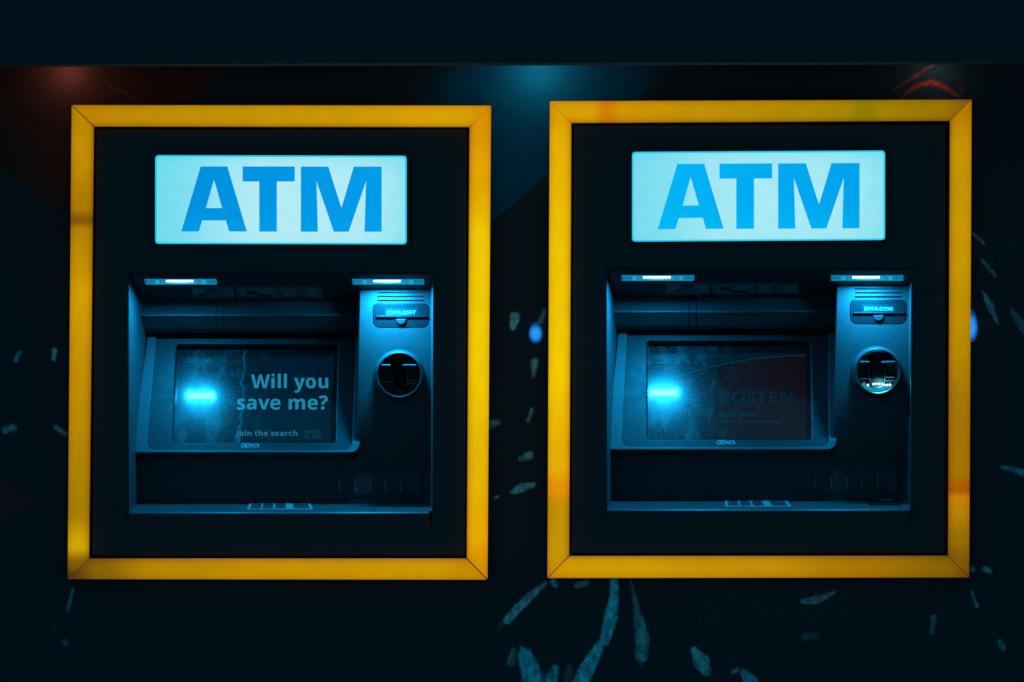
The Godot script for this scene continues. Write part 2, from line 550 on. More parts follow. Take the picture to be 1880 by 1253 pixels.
func build_canopy() -> void:
	var y0 := at(940, 118, 240).y
	var c := thing("canopy", "black canopy across the top above both yellow frames", "canopy", Vector3(0, y0, 0))
	var st := begin()
	boxed(st, Vector3(-2.4, 0.003, 0.12), Vector3(2.4, 0.5, 0.24))
	put("front_board", st, M.canopy_paint, c)
	st = begin()
	boxed(st, Vector3(-2.4, 0.07, -0.011), Vector3(2.4, 0.5, 0.1195))
	put("top_board", st, M.canopy_paint, c)
	# the metal trim under the front edge, leaning down to the back
	st = begin()
	loft(st, [[Vector3(-2.4, 0.0025, 0.2405), Vector3(-2.4, -0.0008, 0.2), Vector3(-2.4, 0.0025, 0.195)], [Vector3(2.4, 0.0025, 0.2405), Vector3(2.4, -0.0008, 0.2), Vector3(2.4, 0.0025, 0.195)]], true)
	put("trim_strip", st, M.canopy_trim, c)
	var names := ["round lamp under the canopy above the left frame's outer corner", "round lamp under the canopy between the two frames", "round lamp under the canopy above the right frame's red brush marks"]
	var k := 0
	for px in [122.0, 985.0, 1716.0]:
		var p := at(px, 118, [26.0, 50.0, 30.0][k])
		p.y = y0
		var t := thing("downlight", names[k], "lamp", p, "lamps under the canopy")
		var s := begin(true)
		var rings := []
		for r in [[0.024, 0.069], [0.024, 0.02], [0.021, 0.017], [0.018, 0.02], [0.018, 0.026]]:
			var ringp := []
			for i in 24:
				var a := -TAU * i / 24.0
				ringp.append(Vector3(r[0] * cos(a), r[1], r[0] * sin(a)))
			rings.append(ringp)
		loft(s, rings, false)
		put("rim", s, M.housing, t)
		s = begin()
		var disc := []
		for i in 24:
			var a := TAU * i / 24.0
			disc.append(Vector3(0.0178 * cos(a), 0.024, 0.0178 * sin(a)))
		loft(s, [disc], true)
		put("lamp_disc", s, M.soffit_glow, t)
		var l := OmniLight3D.new()
		l.name = "lamp_light"
		l.light_color = lin(0.9, 0.95, 1.0)
		l.light_energy = [0.0013, 0.0058, 0.0009][k]
		l.light_size = 0.02
		l.omni_range = 3.0
		l.omni_attenuation = 2.0
		l.shadow_enabled = true
		l.position = Vector3(0, 0.003, 0)
		t.add_child(l, true)
		k += 1

# ------------------------------------------------------------------ yellow frames
# o, i: outer and inner corners, top left first, clockwise; stops: for each bar (top, right, bottom, left) a list of [place, r, g, b]
func build_frame(label: String, o: Array, i: Array, stops: Array, gaps: Array) -> void:
	var zf := 20.0
	var base := at((o[0].x + o[1].x) / 2.0, o[2].y, WALL_Z)
	var t := thing("illuminated_frame", label, "frame", base, "yellow frames round the cash machines")
	var map := func(px: float, py: float, z: float) -> Vector3: return at(px, py, z) - base
	var st := begin()
	ring(st, map, o, [0.5], grow(i, 1.0), [0.5], WALL_Z, zf - 9.0, WALL_Z, 0.5, 1)
	put("housing", st, M.housing, t)
	for k in 4:
		var o0: Vector2 = o[k]
		var o1: Vector2 = o[(k + 1) % 4]
		var i0: Vector2 = i[k]
		var i1: Vector2 = i[(k + 1) % 4]
		var along := (o1 - o0).normalized()
		o0 += along * gaps[k]
		i0 += along * gaps[k]
		o1 -= along * gaps[(k + 1) % 4]
		i1 -= along * gaps[(k + 1) % 4]
		var f := func(u: float, v: float) -> Color:
			var s: Array = stops[k]
			var c := Color.BLACK
			for n in s.size() - 1:
				if u >= s[n][0] and u <= s[n + 1][0]:
					var x := smoothstep(0.0, 1.0, (u - s[n][0]) / (s[n + 1][0] - s[n][0]))
					c = srgb(s[n][1], s[n][2], s[n][3]).lerp(srgb(s[n + 1][1], s[n + 1][2], s[n + 1][3]), x)
			# the lamps sit under the middle of the bar, so its edges glow less and redder
			var e := absf(v - 0.47) / 0.53
			var d := 1.06 - 0.12 * e * e - 0.22 * pow(e, 6.0)
			var n2 := mottle.get_noise_2d(u * 260.0 + k * 90.0, v * 18.0) * 0.03
			return Color(c.r * (d + 0.07 * e * e + n2), c.g * (d + n2), c.b)
		var m := glow_tex("diffuser", emit_tex(384, 24, f), 1.0, 0.35)
		st = begin(true)
		# across: outer foot, rounded front, inner foot; v runs across from the outer edge
		var prof := [[0.0, zf - 8.8], [0.0, zf - 2.5], [0.02, zf - 0.8], [0.06, zf], [0.5, zf + 1.0], [0.94, zf], [0.98, zf - 0.8], [1.0, zf - 2.5], [1.0, 3.0]]
		var rows := []
		for q in prof:
			var row := []
			for n in 25:
				var s := n / 24.0
				var a := o0.lerp(i0, q[0])
				var b := o1.lerp(i1, q[0])
				var at2 := a.lerp(b, s)
				row.append([map.call(at2.x, at2.y, q[1]), Vector2((at2 - o[k]).dot(along) / (o[(k + 1) % 4] - o[k]).length(), q[0])])
			rows.append(row)
		for r in rows.size() - 1:
			for n in 24:
				for c in [[r + 1, n], [r, n], [r, n + 1], [r + 1, n], [r, n + 1], [r + 1, n + 1]]:
					st.set_uv(rows[c[0]][c[1]][1])
					st.add_vertex(rows[c[0]][c[1]][0])
		for n in [0, 24]:
			for r in range(1, rows.size() - 2):
				st.set_uv(rows[0][n][1])
				st.add_vertex(rows[0][n][0])
				for c in ([r, r + 1] if n == 24 else [r + 1, r]):
					st.set_uv(rows[c][n][1])
					st.add_vertex(rows[c][n][0])
		put("glowing_bar", st, m, t)
		var mid: Vector2 = (o0 + o1 + i0 + i1) / 4.0
		var mean: Array = stops[k][stops[k].size() / 2]
		var size := Vector2(0.72, 0.03) if k % 2 == 0 else Vector2(0.03, 0.8)
		area_light("bar_light", t, map.call(mid.x, mid.y, zf + 4.0), Vector3(0, 0, 1), size, srgb(mean[1], mean[2], mean[3]), 0.0025)

# ------------------------------------------------------------------ signs
func build_sign(label: String, corners: Array, letter_at: Callable, cols: Array) -> void:
	var base := at((corners[0].x + corners[1].x) / 2.0, corners[2].y, 0)
	var t := thing("atm_sign", label, "sign", base, "lit signs above the cash machines")
	var map := func(px: float, py: float, z: float) -> Vector3: return at(px, py, z) - base
	var a0 := at(corners[3].x, corners[3].y, 20) - base
	var a1 := at(corners[1].x, corners[1].y, 20) - base
	var uvf := func(p: Vector3) -> Vector2: return Vector2((p.x - a0.x) / (a1.x - a0.x), (a1.y - p.y) / (a1.y - a0.y))
	var st := begin()
	slab(st, map, grow(corners, 3.0), [6], 0.3, 15.0, 1.0)
	put("housing", st, M.housing, t)
	st = begin()
	ring(st, map, corners, [7], grow(corners, -3.2), [5], 15.0, 20.0, 18.0, 1.2)
	put("edge", st, M.sign_edge, t)
	var f := func(u: float, v: float) -> Color:
		var e: Color = cols[0].lerp(cols[1], smoothstep(0.0, 0.45, u))
		var q := pow(absf(u - 0.5) * 2.0, 5.0) * 0.5 + pow(absf(v - 0.55) * 2.0, 5.0) * 0.25
		var n := mottle.get_noise_2d(u * 300.0, v * 110.0) * 0.02
		return e.lerp(srgb(104, 216, 238), clampf(q, 0.0, 0.8)) * (1.0 + n)
	st = begin()
	slab(st, map, grow(corners, -2.6), [5], 15.0, 19.2, 0.4, 5, uvf)
	put("face", st, glow_tex("sign_face", emit_tex(160, 64, f), 1.0), t)
	var g := func(u: float, v: float) -> Color:
		return cols[2].lerp(cols[3], clampf(u, 0, 1)).lerp(cols[4], smoothstep(0.5, 1.0, v) * 0.6)
	var lm := glow_tex("letter_glow", emit_tex(64, 32, g), 1.0)
	var edge := glow("letter_side", srgb(0, 90, 170), 0.8)
	var left_a := [Vector2(332.3, 425.3), Vector2(368, 305.8), Vector2(392.6, 305.8), Vector2(392.6, 329.7), Vector2(377.7, 382.2), Vector2(392.6, 382.2), Vector2(392.6, 405), Vector2(370.7, 405), Vector2(364.7, 425.3)]
	var right_a := []
	for p in left_a:
		right_a.append(Vector2(785.1 - p.x, p.y))
	var shapes := [[left_a, right_a], [[Vector2(445, 305.8), Vector2(541, 305.8), Vector2(541, 333.4), Vector2(508, 333.4), Vector2(508, 425.5), Vector2(475.7, 425.5), Vector2(475.7, 333.4), Vector2(445, 333.4)]], [[Vector2(552, 306), Vector2(602.6, 306), Vector2(626.6, 381.8), Vector2(649.3, 306), Vector2(700.6, 306), Vector2(700.6, 425.7), Vector2(669, 425.7), Vector2(671.8, 333), Vector2(640.1, 425.7), Vector2(612.5, 425.7), Vector2(580.8, 333), Vector2(583.5, 425.7), Vector2(552, 425.7)]]]
	var lmap := func(px: float, py: float, z: float) -> Vector3:
		var q: Vector2 = letter_at.call(px, py)
		return at(q.x, q.y, z) - base
	for s in shapes:
		st = begin()
		for piece in s:
			extrude(st, lmap, piece, 19.3, 20.4, uvf)
		put("letter", st, lm, t)
	area_light("sign_light", t, map.call((corners[0].x + corners[1].x) / 2.0, (corners[0].y + corners[2].y) / 2.0, 26), Vector3(0, 0, 1), Vector2(0.44, 0.15), srgb(130, 225, 240), 0.012)

# ------------------------------------------------------------------ cash machines
func hood_z(py: float) -> float:
	return -3.0 - 2.2 * (py - 505.0) if py < 525.0 else -47.0 - 3.7 * (py - 525.0)

func build_machine(label: String, second: bool) -> void:
	var home := at(514, 972, 0)
	var base := home
	if second:
		base = home + at(1114, 498, 0) - at(236, 505, 0)
	var t := thing("cash_machine", label, "cash machine", base, "cash machines in the wall")
	# places in the left machine, moved to this one
	var loc := func(px: float, py: float, z: float) -> Vector3: return at(px, py, z) - home
	# the same with sideways place taken at the front: runs straight back
	var lx := func(px: float, py: float, z: float) -> Vector3: return Vector3(at(px, 626, 0).x, at(px, py, z).y, z / 1000.0) - home
	var real := func(px: float, py: float, z: float) -> Vector3: return at(px, py, z) - base
	# the leaning plane of the screen, the sloping ceiling, the shelf
	var tn := Vector3(0, 0.489, 0.872)
	var tilt := func(px: float, py: float, w: float) -> Vector3: return at(px, py, -182.0 + (py - 640.0) * 0.56) - home + tn * w / 1000.0
	var face := func(px: float, py: float, w: float) -> Vector3: return tilt.call(px, py - 9.8, w)
	var hn := Vector3(0, -0.91, 0.414)
	var hood := func(px: float, py: float, w: float) -> Vector3: return at(px, py, hood_z(py)) - home + hn * w / 1000.0
	var sn := Vector3(0, 0.988, 0.155)
	var desk := func(px: float, py: float, w: float) -> Vector3: return at(px, py, -92.0 + (py - 925.0) * 6.3) - home + sn * w / 1000.0
	var st: SurfaceTool

	# black panel round the machine
	var outer := [Vector2(176, 238), Vector2(857, 238), Vector2(853, 1021), Vector2(169, 1021)]
	if second:
		outer = [Vector2(1054, 231), Vector2(1736, 229), Vector2(1735, 1016), Vector2(1049, 1016)]
	var hole := []
	for p in [Vector2(236, 500), Vector2(795, 500), Vector2(793, 962), Vector2(235, 962)]:
		if second:
			p = Vector2(1114 + (p.x - 236) * 1.0, 498 + (p.y - 505) * 1.004)
		hole.append(p)
	st = begin()
	ring(st, real, outer, [1.0], hole, [1.0], WALL_Z + 0.5, 0.0, -11.0, 1.6, 2)
	put("fascia_panel", st, M.panel, t)

	# joints in the panel
	for y in [539.0, 935.0]:
		st = begin()
		strip(st, loc, [Vector2(799, y), Vector2(855, y)], 0.9, -0.2, 0.25)
		put("panel_joint", st, M.black, t)
		st = begin()
		strip(st, loc, [Vector2(178, y), Vector2(231, y)], 0.9, -0.2, 0.25)
		put("panel_joint", st, M.black, t)

	# sides of the recess
	st = begin(true)
	var prof := [[236.0, 0.6], [236.8, -1.5], [239.0, -12.0], [243.0, -35.0], [249.0, -75.0], [255.0, -115.0], [263.0, -160.0], [274.0, -225.0]]
	var rows := []
	for y in [498.0, 560.0, 640.0, 720.0, 800.0, 880.0, 950.0]:
		var row := []
		for p in prof:
			row.append(Vector3(loc.call(p[0], 626, p[1]).x, loc.call(236, y, 0).y, p[1] / 1000.0))
		rows.append(row)
	sheet(st, rows)
	put("left_cheek", st, M.plastic, t)
	st = begin(true)
	rows = []
	for y in [498.0, 600.0, 700.0, 800.0, 900.0, 950.0]:
		var row := []
		for p in [[790.4, -100.0], [790.6, -75.0], [792.5, -25.0], [794.0, -8.0], [795.0, 0.6]]:
			row.append(Vector3(loc.call(p[0], 626, p[1]).x, loc.call(795, y, 0).y, p[1] / 1000.0))
		rows.append(row)
	sheet(st, rows)
	put("right_cheek", st, M.plastic, t)
	# back of the recess, dark
	st = begin()
	boxed(st, lx.call(226, 490, -226), lx.call(805, 975, -240))
	put("back", st, M.black, t)

	# sloping ceiling with its rounded front lip
	st = begin(true)
	rows = []
	for q in [[499.0, 0.4], [501.5, 0.2], [503.5, -1.0], [505.0, -3.0], [515.0, -25.0], [524.0, -44.8], [526.0, -50.7], [540.0, -102.5], [552.0, -147.0], [554.0, -158.0], [554.5, -225.0]]:
		rows.append([lx.call(228, q[0], q[1]), lx.call(514, q[0], q[1]), lx.call(803, q[0], q[1])])
	sheet(st, rows)
	put("hood", st, M.body_plastic, t)

	# brow over the screen, in three pieces with joints between
	var brow := [[550.0, -156.0], [556.0, -155.5], [562.0, -154.0], [567.0, -151.0], [571.0, -146.5], [574.5, -140.0], [577.0, -132.5], [578.6, -127.0], [579.8, -126.4], [581.5, -130.0], [590.0, -142.0], [602.0, -158.0], [609.0, -168.0], [611.5, -178.0], [612.0, -222.0]]
	for span in [[232.0, 381.6], [383.0, 394.6], [396.2, 668.0]]:
		st = begin(true)
		rows = []
		for q in brow:
			rows.append([lx.call(span[0], q[0], q[1]), lx.call(span[1], q[0], q[1])])
		sheet(st, rows)
		put("brow", st, M.plastic, t)
	st = begin(true)
	rows = []
	for q in brow:
		rows.append([lx.call(232, q[0], q[1] - 4.0), lx.call(668, q[0], q[1] - 4.0)])
	sheet(st, rows)
	put("brow_backing", st, M.black, t)

	# two lamp bars in the ceiling
	for x0 in [265.0, 646.0]:
		var bar := Node3D.new()
		bar.name = "lamp_bar" if x0 < 300.0 else "lamp_bar_001"
		t.add_child(bar)
		var q := [Vector2(x0, 513), Vector2(x0 + 131.5, 513), Vector2(x0 + 133, 521.8), Vector2(x0 + 2, 521.8)]
		st = begin()
		ring(st, hood, grow(q, 0.3), [1.2], grow(q, -0.7), [0.8], -1.0, 1.0, -0.8, 0.3, 2)
		put("bezel", st, M.lamp_bezel, bar)
		# the lens: upright ribs, brightest over the diodes
		st = begin()
		var lens0: Vector3 = hood.call(x0 + 1.5, 518, 0)
		var lens1: Vector3 = hood.call(x0 + 131.0, 518, 0)
		var luv := func(p: Vector3) -> Vector2: return Vector2((p.x - lens0.x) / (lens1.x - lens0.x), clampf((hood.call(x0, 513, 0).y - p.y) / 0.01, 0.02, 0.98))
		for k in 50:
			var a: float = x0 + 2.0 + k * 2.58
			quad(st, hood.call(a + 1.5, 521.3, 0.1), hood.call(a + 1.29 + 1.5, 521.3, 0.8), hood.call(a + 1.29, 513.5, 0.8), hood.call(a, 513.5, 0.1), luv)
			quad(st, hood.call(a + 1.29 + 1.5, 521.3, 0.8), hood.call(a + 2.58 + 1.5, 521.3, 0.1), hood.call(a + 2.58, 513.5, 0.1), hood.call(a + 1.29, 513.5, 0.8), luv)
		put("lens", st, M.lens, bar)
		st = begin(true)
		for k in 13:
			var c := Vector2(x0 + 41.0 + k * 3.9, 515.6)
			var rings := []
			for h in [[1.0, 0.0], [0.86, 0.9], [0.5, 1.5], [0.12, 1.8]]:
				rings.append(lay(ellipse(c.x, c.y, 1.85 * h[0], 2.5 * h[0], 10), hood, h[1]))
			loft(st, rings, true)
		put("diode_row", st, M.led, bar)
		area_light("lamp_light", bar, hood.call(x0 + 65.0, 518, 11.0), Vector3(0, -0.97, 0.235) if x0 < 300.0 else Vector3(0, -0.99, 0.1), Vector2(0.052, 0.014), lin(0.006, 0.45, 1.0), [[0.36, 0.58], [0.46, 0.36]][int(second)][int(x0 > 300.0)])

	# stickers with pictograms in the ceiling
	for k in 3:
		var x: float = [350.0, 433.0, 512.0][k]
		var wd := 76.0
		st = begin()
		slab(st, hood, [Vector2(x, 527), Vector2(x + wd, 527), Vector2(x + wd + 5, 547.5), Vector2(x + 6, 547.5)], [2, 4, 2, 2], -0.3, 0.5, 0.2)
		var plate := put("sticker", st, M.sticker, t)
		st = begin()
		var c := Vector2(x + 22, 541)
		var line := [Vector2(x + 4.5, 528.5), Vector2(x + wd - 4, 528.5), Vector2(x + wd + 1, 546), Vector2(x + 9, 546), Vector2(x + 4.5, 528.5)]
		strip(st, hood, line, 1.0, 0.5, 0.8)
		if k == 0:
			for r in [18.0, 26.0, 34.0, 42.0]:
				var arc := []
				for p in arc_pts(0, 0, r, 5, 75, 8):
					arc.append(Vector2(c.x - 2 + p.x, 544 + p.y * 0.38))
				strip(st, hood, arc, 2.0, 0.5, 0.8)
			extrude(st, hood, [Vector2(c.x - 9, 543.5), Vector2(c.x - 5, 539.5), Vector2(c.x + 2, 538.5), Vector2(c.x + 8, 541), Vector2(c.x + 9, 543.5)], 0.5, 0.9)
		elif k == 1:
			for a in 8:
				var d := Vector2(cos(TAU * a / 8.0) * 12.0, sin(TAU * a / 8.0) * 6.0)
				strip(st, hood, [c + Vector2(6, -4), c + Vector2(6, -4) + d], 2.2, 0.5, 0.8)
			extrude(st, hood, [Vector2(c.x + 14, 541.5), Vector2(c.x + 24, 539), Vector2(c.x + 42, 541), Vector2(c.x + 48, 544), Vector2(c.x + 20, 544)], 0.5, 0.8)
		else:
			strip(st, hood, arc_pts(c.x + 18, 535, 6, 0, 180, 8), 1.6, 0.5, 0.8)
			strip(st, hood, [Vector2(c.x + 9, 535.5), Vector2(c.x + 28, 535.5), Vector2(c.x + 29, 543.5), Vector2(c.x + 10, 543.5), Vector2(c.x + 9, 535.5)], 1.6, 0.5, 0.8)
			strip(st, hood, [Vector2(c.x + 14, 539.5), Vector2(c.x + 24, 539.5)], 1.4, 0.5, 0.8)
		put("pictogram", st, M.sticker_ink, plate)

	# dim row of card marks on the panel
	var marks := [[440, 462], [467, 495], [498, 515], [523, 538], [553, 575], [583, 608], [625, 640], [648, 672], [676, 703]]
	for k in marks.size():
		var a: Array = marks[k]
		var y0 := 479.0 if k in [2, 7, 8] else 481.0
		st = begin()
		slab(st, loc, box_pts(a[0], y0, a[1], 491), [1.5], -0.2, 0.5, 0.2, 2)
		var plate := put("card_mark", st, M.faint_print, t)
		st = begin()
		if k in [3, 4, 6]:
			var mx: float = (a[0] + a[1]) / 2.0
			loft(st, [lay(ellipse(mx - 3, 486, 4, 3.4, 14), loc, 0.5), lay(ellipse(mx - 3, 486, 4, 3.4, 14), loc, 0.7)])
			loft(st, [lay(ellipse(mx + 3, 486, 4, 3.4, 14), loc, 0.5), lay(ellipse(mx + 3, 486, 4, 3.4, 14), loc, 0.75)])
		elif k == 8:
			extrude(st, loc, [Vector2(677, 480), Vector2(702, 480), Vector2(702, 482.5), Vector2(677, 482.5)], 0.5, 0.7)
			extrude(st, loc, [Vector2(677, 487), Vector2(702, 485), Vector2(692, 490), Vector2(677, 490)], 0.5, 0.7)
		else:
			strip(st, loc, [Vector2(a[0] + 3, 484.5), Vector2(a[1] - 3, 484.5)], 1.6, 0.5, 0.7)
			strip(st, loc, [Vector2(a[0] + 3, 488), Vector2(a[1] - 6, 488)], 1.2, 0.5, 0.7)
		put("mark_print", st, M.faint_print_light, plate)

	# screen: raised surround, bezel, glass
	st = begin()
	ring(st, tilt, [Vector2(274, 598), Vector2(668, 598), Vector2(660.5, 834.5), Vector2(241, 834.5)], [2, 2, 20, 5], [Vector2(289.5, 596), Vector2(655, 596), Vector2(646, 829), Vector2(269, 829)], [1, 1, 16, 14], -9.0, 6.0, -1.0, 1.4, 7)
	put("screen_surround", st, M.plastic, t)
	st = begin()
	ring(st, tilt, [Vector2(276, 590), Vector2(662, 590), Vector2(654, 833), Vector2(258, 833)], [2], [Vector2(323.5, 632), Vector2(620, 632), Vector2(615.5, 812.5), Vector2(316.5, 812.5)], [5], -12.0, 0.0, -24.0, 2.6, 5)
	put("screen_bezel", st, M.bezel_plastic, t)
	var g0: Vector3 = tilt.call(310, 810.2, -20)
	var g1: Vector3 = tilt.call(626, 620.2, -20)
	var suv := func(p: Vector3) -> Vector2: return Vector2((p.x - g0.x) / (g1.x - g0.x), (g1.y - p.y) / (g1.y - g0.y))
	st = begin()
	slab(st, tilt, [Vector2(312, 612), Vector2(630, 612), Vector2(624, 818), Vector2(306, 818)], [2], -26.0, -20.0, 0.3, 2, suv)
	var glass := put("screen", st, M.glass_right if second else M.glass_left, t)
	var bold := SystemFont.new()
	bold.font_names = PackedStringArray(["Droid Sans"])
	bold.font_weight = 700
	var plain := SystemFont.new()
	plain.font_names = PackedStringArray(["Droid Sans"])
	if not second:
		lettering("screen_text", "Will you", bold, face, 459, 687, 601, 722, -19.8, M.screen_text, glass)
		lettering("screen_text", "save me?", bold, face, 433, 727, 600, 753.5, -19.8, M.screen_text, glass)
		lettering("screen_text", "Join the search", bold, face, 430, 791, 544, 804, -19.8, M.screen_text_soft, glass)
		lettering("screen_text", "AMBER", plain, face, 556, 790.5, 588, 797, -19.8, M.screen_text_dim, glass)
		lettering("screen_text", "AL", plain, face, 556, 799, 567, 805.5, -19.8, M.screen_text_dim, glass)
		lettering("screen_text", "RT", plain, face, 577, 799, 588, 805.5, -19.8, M.screen_text_dim, glass)
		st = begin()
		for r in [2.0, 3.6]:
			strip(st, face, arc_pts(571, 802.3, r, -55, 55, 6), 0.7, -19.8, -19.6)
		put("screen_symbol", st, M.screen_text_dim, glass)
	else:
		# places on this screen, measured in the right machine and moved back to the left one
		var sh := func(px: float, py: float, w: float) -> Vector3: return face.call(px - 871.0, py + 7.0, w)
		lettering("screen_text", "EN KOSTEN", bold, sh, 1264, 718, 1455, 741, -19.8, M.screen_ink, glass)
		st = begin()
		for q in [[1318, 1331], [1335, 1352], [1356, 1388]]:
			extrude(st, sh, box_pts(q[0], 759, q[1], 764), -19.8, -19.6)
		for q in [[1318, 1336], [1340, 1362], [1366, 1378], [1382, 1432]]:
			extrude(st, sh, box_pts(q[0], 772, q[1], 777), -19.8, -19.6)
		put("screen_lines", st, M.screen_ink, glass)
		st = begin()
		strip(st, sh, [Vector2(1212, 663), Vector2(1212, 659.5), Vector2(1224, 659.5)], 1.1, -19.8, -19.6)
		strip(st, sh, [Vector2(1212, 669), Vector2(1212, 673.5), Vector2(1224, 673.5)], 1.1, -19.8, -19.6)
		put("screen_symbol", st, M.screen_text_dim, glass)
		st = begin()
		var curve := []
		for k in 21:
			var s := k / 20.0
			curve.append(Vector2(lerpf(1234, 1480, s), 653.0 + 43.0 * pow(1.0 - s, 2.0)))
		strip(st, sh, curve, 0.8, -19.8, -19.6)
		put("screen_line", st, M.screen_text_dim, glass)
	# maker's mark on the bezel
	st = begin()
	for cx in [447.0, 454.0]:
		loft(st, [lay(ellipse(cx, 818.5, 4.6, 4.4, 22), tilt, 0.05), lay(ellipse(cx, 818.5, 4.6, 4.4, 22), tilt, 0.35), lay(ellipse(cx, 818.5, 3.2, 3.0, 22), tilt, 0.35 + (cx - 447.0) * 0.01), lay(ellipse(cx, 818.5, 3.2, 3.0, 22), tilt, 0.05)], false)
	extrude(st, tilt, [Vector2(446.5, 817.6), Vector2(454.5, 817.6), Vector2(454.5, 819.4), Vector2(446.5, 819.4)], 0.05, 0.3)
	put("maker_rings", st, M.logo_print, t)
	lettering("maker_name", "NCR", bold, tilt, 459.5, 815, 476, 822, 0.1, M.logo_print, t)

	# right-hand pillar with vents cut into it
	var pmap := func(px: float, py: float, z: float) -> Vector3:
		return loc.call(px - (py - 535.0) / 310.0 * 6.0 * (793.0 - px) / 131.0, py, z - 20.0 * pow(maxf(0.0, py - 712.0) / 140.0, 2.0))
	var xs := [662.0, 693.0, 779.0, 792.5]
	var ys := [529.0, 536.6, 539.6, 543.4, 546.4, 550.6, 553.8, 640.0, 712.0, 730.0, 745.0, 760.0, 775.0, 790.0, 805.0, 820.0, 836.0, 852.0]
	st = begin(true)
	for j in ys.size() - 1:
		for i in 3:
			var vent: bool = i == 1 and j in [1, 3, 5]
			var z := -77.0 if vent else -70.0
			var a: Vector3 = pmap.call(xs[i], ys[j + 1], z)
			var b: Vector3 = pmap.call(xs[i + 1], ys[j + 1], z)
			var c: Vector3 = pmap.call(xs[i + 1], ys[j], z)
			var d: Vector3 = pmap.call(xs[i], ys[j], z)
			quad(st, a, b, c, d)
			if vent:
				var f := Vector3(0, 0, 0.007)
				quad(st, a + f, b + f, b, a)
				quad(st, d, c, c + f, d + f)
				quad(st, a + f, a, d, d + f)
				quad(st, b, b + f, c + f, c)
	# rounded left edge and the sides
	var e0: Array = []
	var e1: Array = []
	var e2: Array = []
	var e3: Array = []
	var ey := [529.0, 640.0, 712.0, 745.0, 775.0, 805.0, 852.0]
	for y in ey:
		e0.append(pmap.call(662.0, y, -70.0))
		e1.append(pmap.call(660.4, y, -70.6))
		e2.append(pmap.call(659.8, y, -72.0))
		e3.append(pmap.call(659.8, y, -72.0) + Vector3(0, 0, -0.17))
	for k in ey.size() - 1:
		for pair in [[e1, e0], [e2, e1], [e3, e2]]:
			quad(st, pair[0][k + 1], pair[1][k + 1], pair[1][k], pair[0][k])
	quad(st, pmap.call(659.8, 852, -100), pmap.call(792.5, 852, -100), pmap.call(792.5, 852, -70), pmap.call(659.8, 852, -72))
	put("pillar", st, M.plastic, t)

	# numbered flap under the vents
	st = begin()
	slab(st, loc, box_pts(685, 558.5, 787, 601.5), [10, 10, 15, 15], -70.50, -69.20, 0.9, 7)
	var flap := put("number_flap", st, M.label_plastic, t)
	st = begin()
	ring(st, loc, grow(box_pts(685, 558.5, 787, 601.5), 1.1), [11, 11, 16, 16], box_pts(685.2, 558.7, 786.8, 601.3), [10, 10, 15, 15], -70.50, -69.85, -70.20, 0.2, 7)
	put("flap_joint", st, M.black, flap)
	st = begin()
	slab(st, loc, box_pts(706, 566.5, 767, 579.5), [1], -69.40, -68.90, 0.2, 2)
	put("number_plate", st, M.bezel_plastic, flap)
	lettering("number", "ENNL0396" if second else "ENNL0397", plain, loc, 710.5, 570.6, 762.5, 577.4, -68.85, M.white_print, flap)
	st = begin()
	slab(st, loc, box_pts(690, 579.5, 783, 583.4), [1], -69.40, -65.50, 1.2, 2)
	put("flap_lip", st, M.label_plastic, flap)
	st = begin()
	extrude(st, loc, box_pts(690.5, 583.6, 782.5, 588.4), -69.30, -69.05)
	put("flap_slot", st, M.black, flap)
	st = begin()
	slab(st, loc, [Vector2(726, 586), Vector2(746, 586), Vector2(744, 592), Vector2(739.5, 596), Vector2(732.5, 596), Vector2(728, 592)], [0.5, 0.5, 3, 3, 3, 3], -69.20, -65.00, 1.4, 3)
	put("flap_tab", st, M.dark_plastic, flap)

	# round card reader
	var reader := Node3D.new()
	reader.name = "card_reader"
	t.add_child(reader)
	st = begin(true)
	var rp := []
	for q in [[46.5, -70.2], [45.8, -62.0], [44.8, -50.0], [43.6, -42.0], [42.0, -39.0], [40.6, -38.4], [39.4, -39.2]]:
		rp.append(lay(ellipse(732.5 + (46.5 - q[0]) * 0.06, 688.5 + (46.5 - q[0]) * 0.14, q[0], q[0], 56), loc, q[1]))
	var upper := []
	var lower := []
	for q in rp:
		upper.append(q.slice(52) + q.slice(0, 33))
		lower.append(q.slice(32, 53))
	sheet(st, upper)
	put("reader_ring", st, M.plastic, reader)
	st = begin(true)
	sheet(st, lower)
	put("reader_lower_rim", st, M.gloss_black, reader)
	st = begin(true)
	rp = []
	for q in [[39.4, -39.2], [38.0, -41.0], [37.2, -46.0], [36.8, -68.5]]:
		rp.append(lay(ellipse(732.5 + (46.5 - q[0]) * 0.06, 688.5 + (46.5 - q[0]) * 0.14, q[0], q[0], 56), loc, q[1]))
	loft(st, rp, false)
	put("reader_wall", st, M.gloss_black, reader)
	st = begin()
	loft(st, [lay(ellipse(733, 690, 37.5, 37.5, 48), loc, -68.60)], true)
	put("reader_floor", st, M.bezel_plastic if second else M.gloss_black, reader)
	# ledges either side of the throat
	for s in [[700.0, 717.5, 669.5], [739.5, 765.0, 669.5], [699.5, 718.0, 700.0], [748.5, 766.0, 697.0], [748.5, 767.0, 703.5]]:
		st = begin()
		slab(st, loc, box_pts(s[0], s[2], s[1], s[2] + 3.2), [1], -68.40, -37.5 if s[2] < 680.0 else -62.0, 1.0, 2)
		put("reader_ledge", st, M.reader_plastic, reader)
	st = begin()
	slab(st, loc, [Vector2(746, 674), Vector2(764, 674), Vector2(762, 679), Vector2(750, 678)], [1], -68.40, -67.00, 0.4, 2)
	put("reader_mark", st, M.faint_print_light, reader)
	# the tongue that guides the card, with its rounded lower end
	st = begin()
	slab(st, loc, box_pts(720.5, 652, 746.5, 703.0 if second else 716.5), [4, 4, 6, 6], -68.50, -56.00, 3.0, 7)
	put("card_guide", st, M.black, reader)
	st = begin()
	var u0 := []
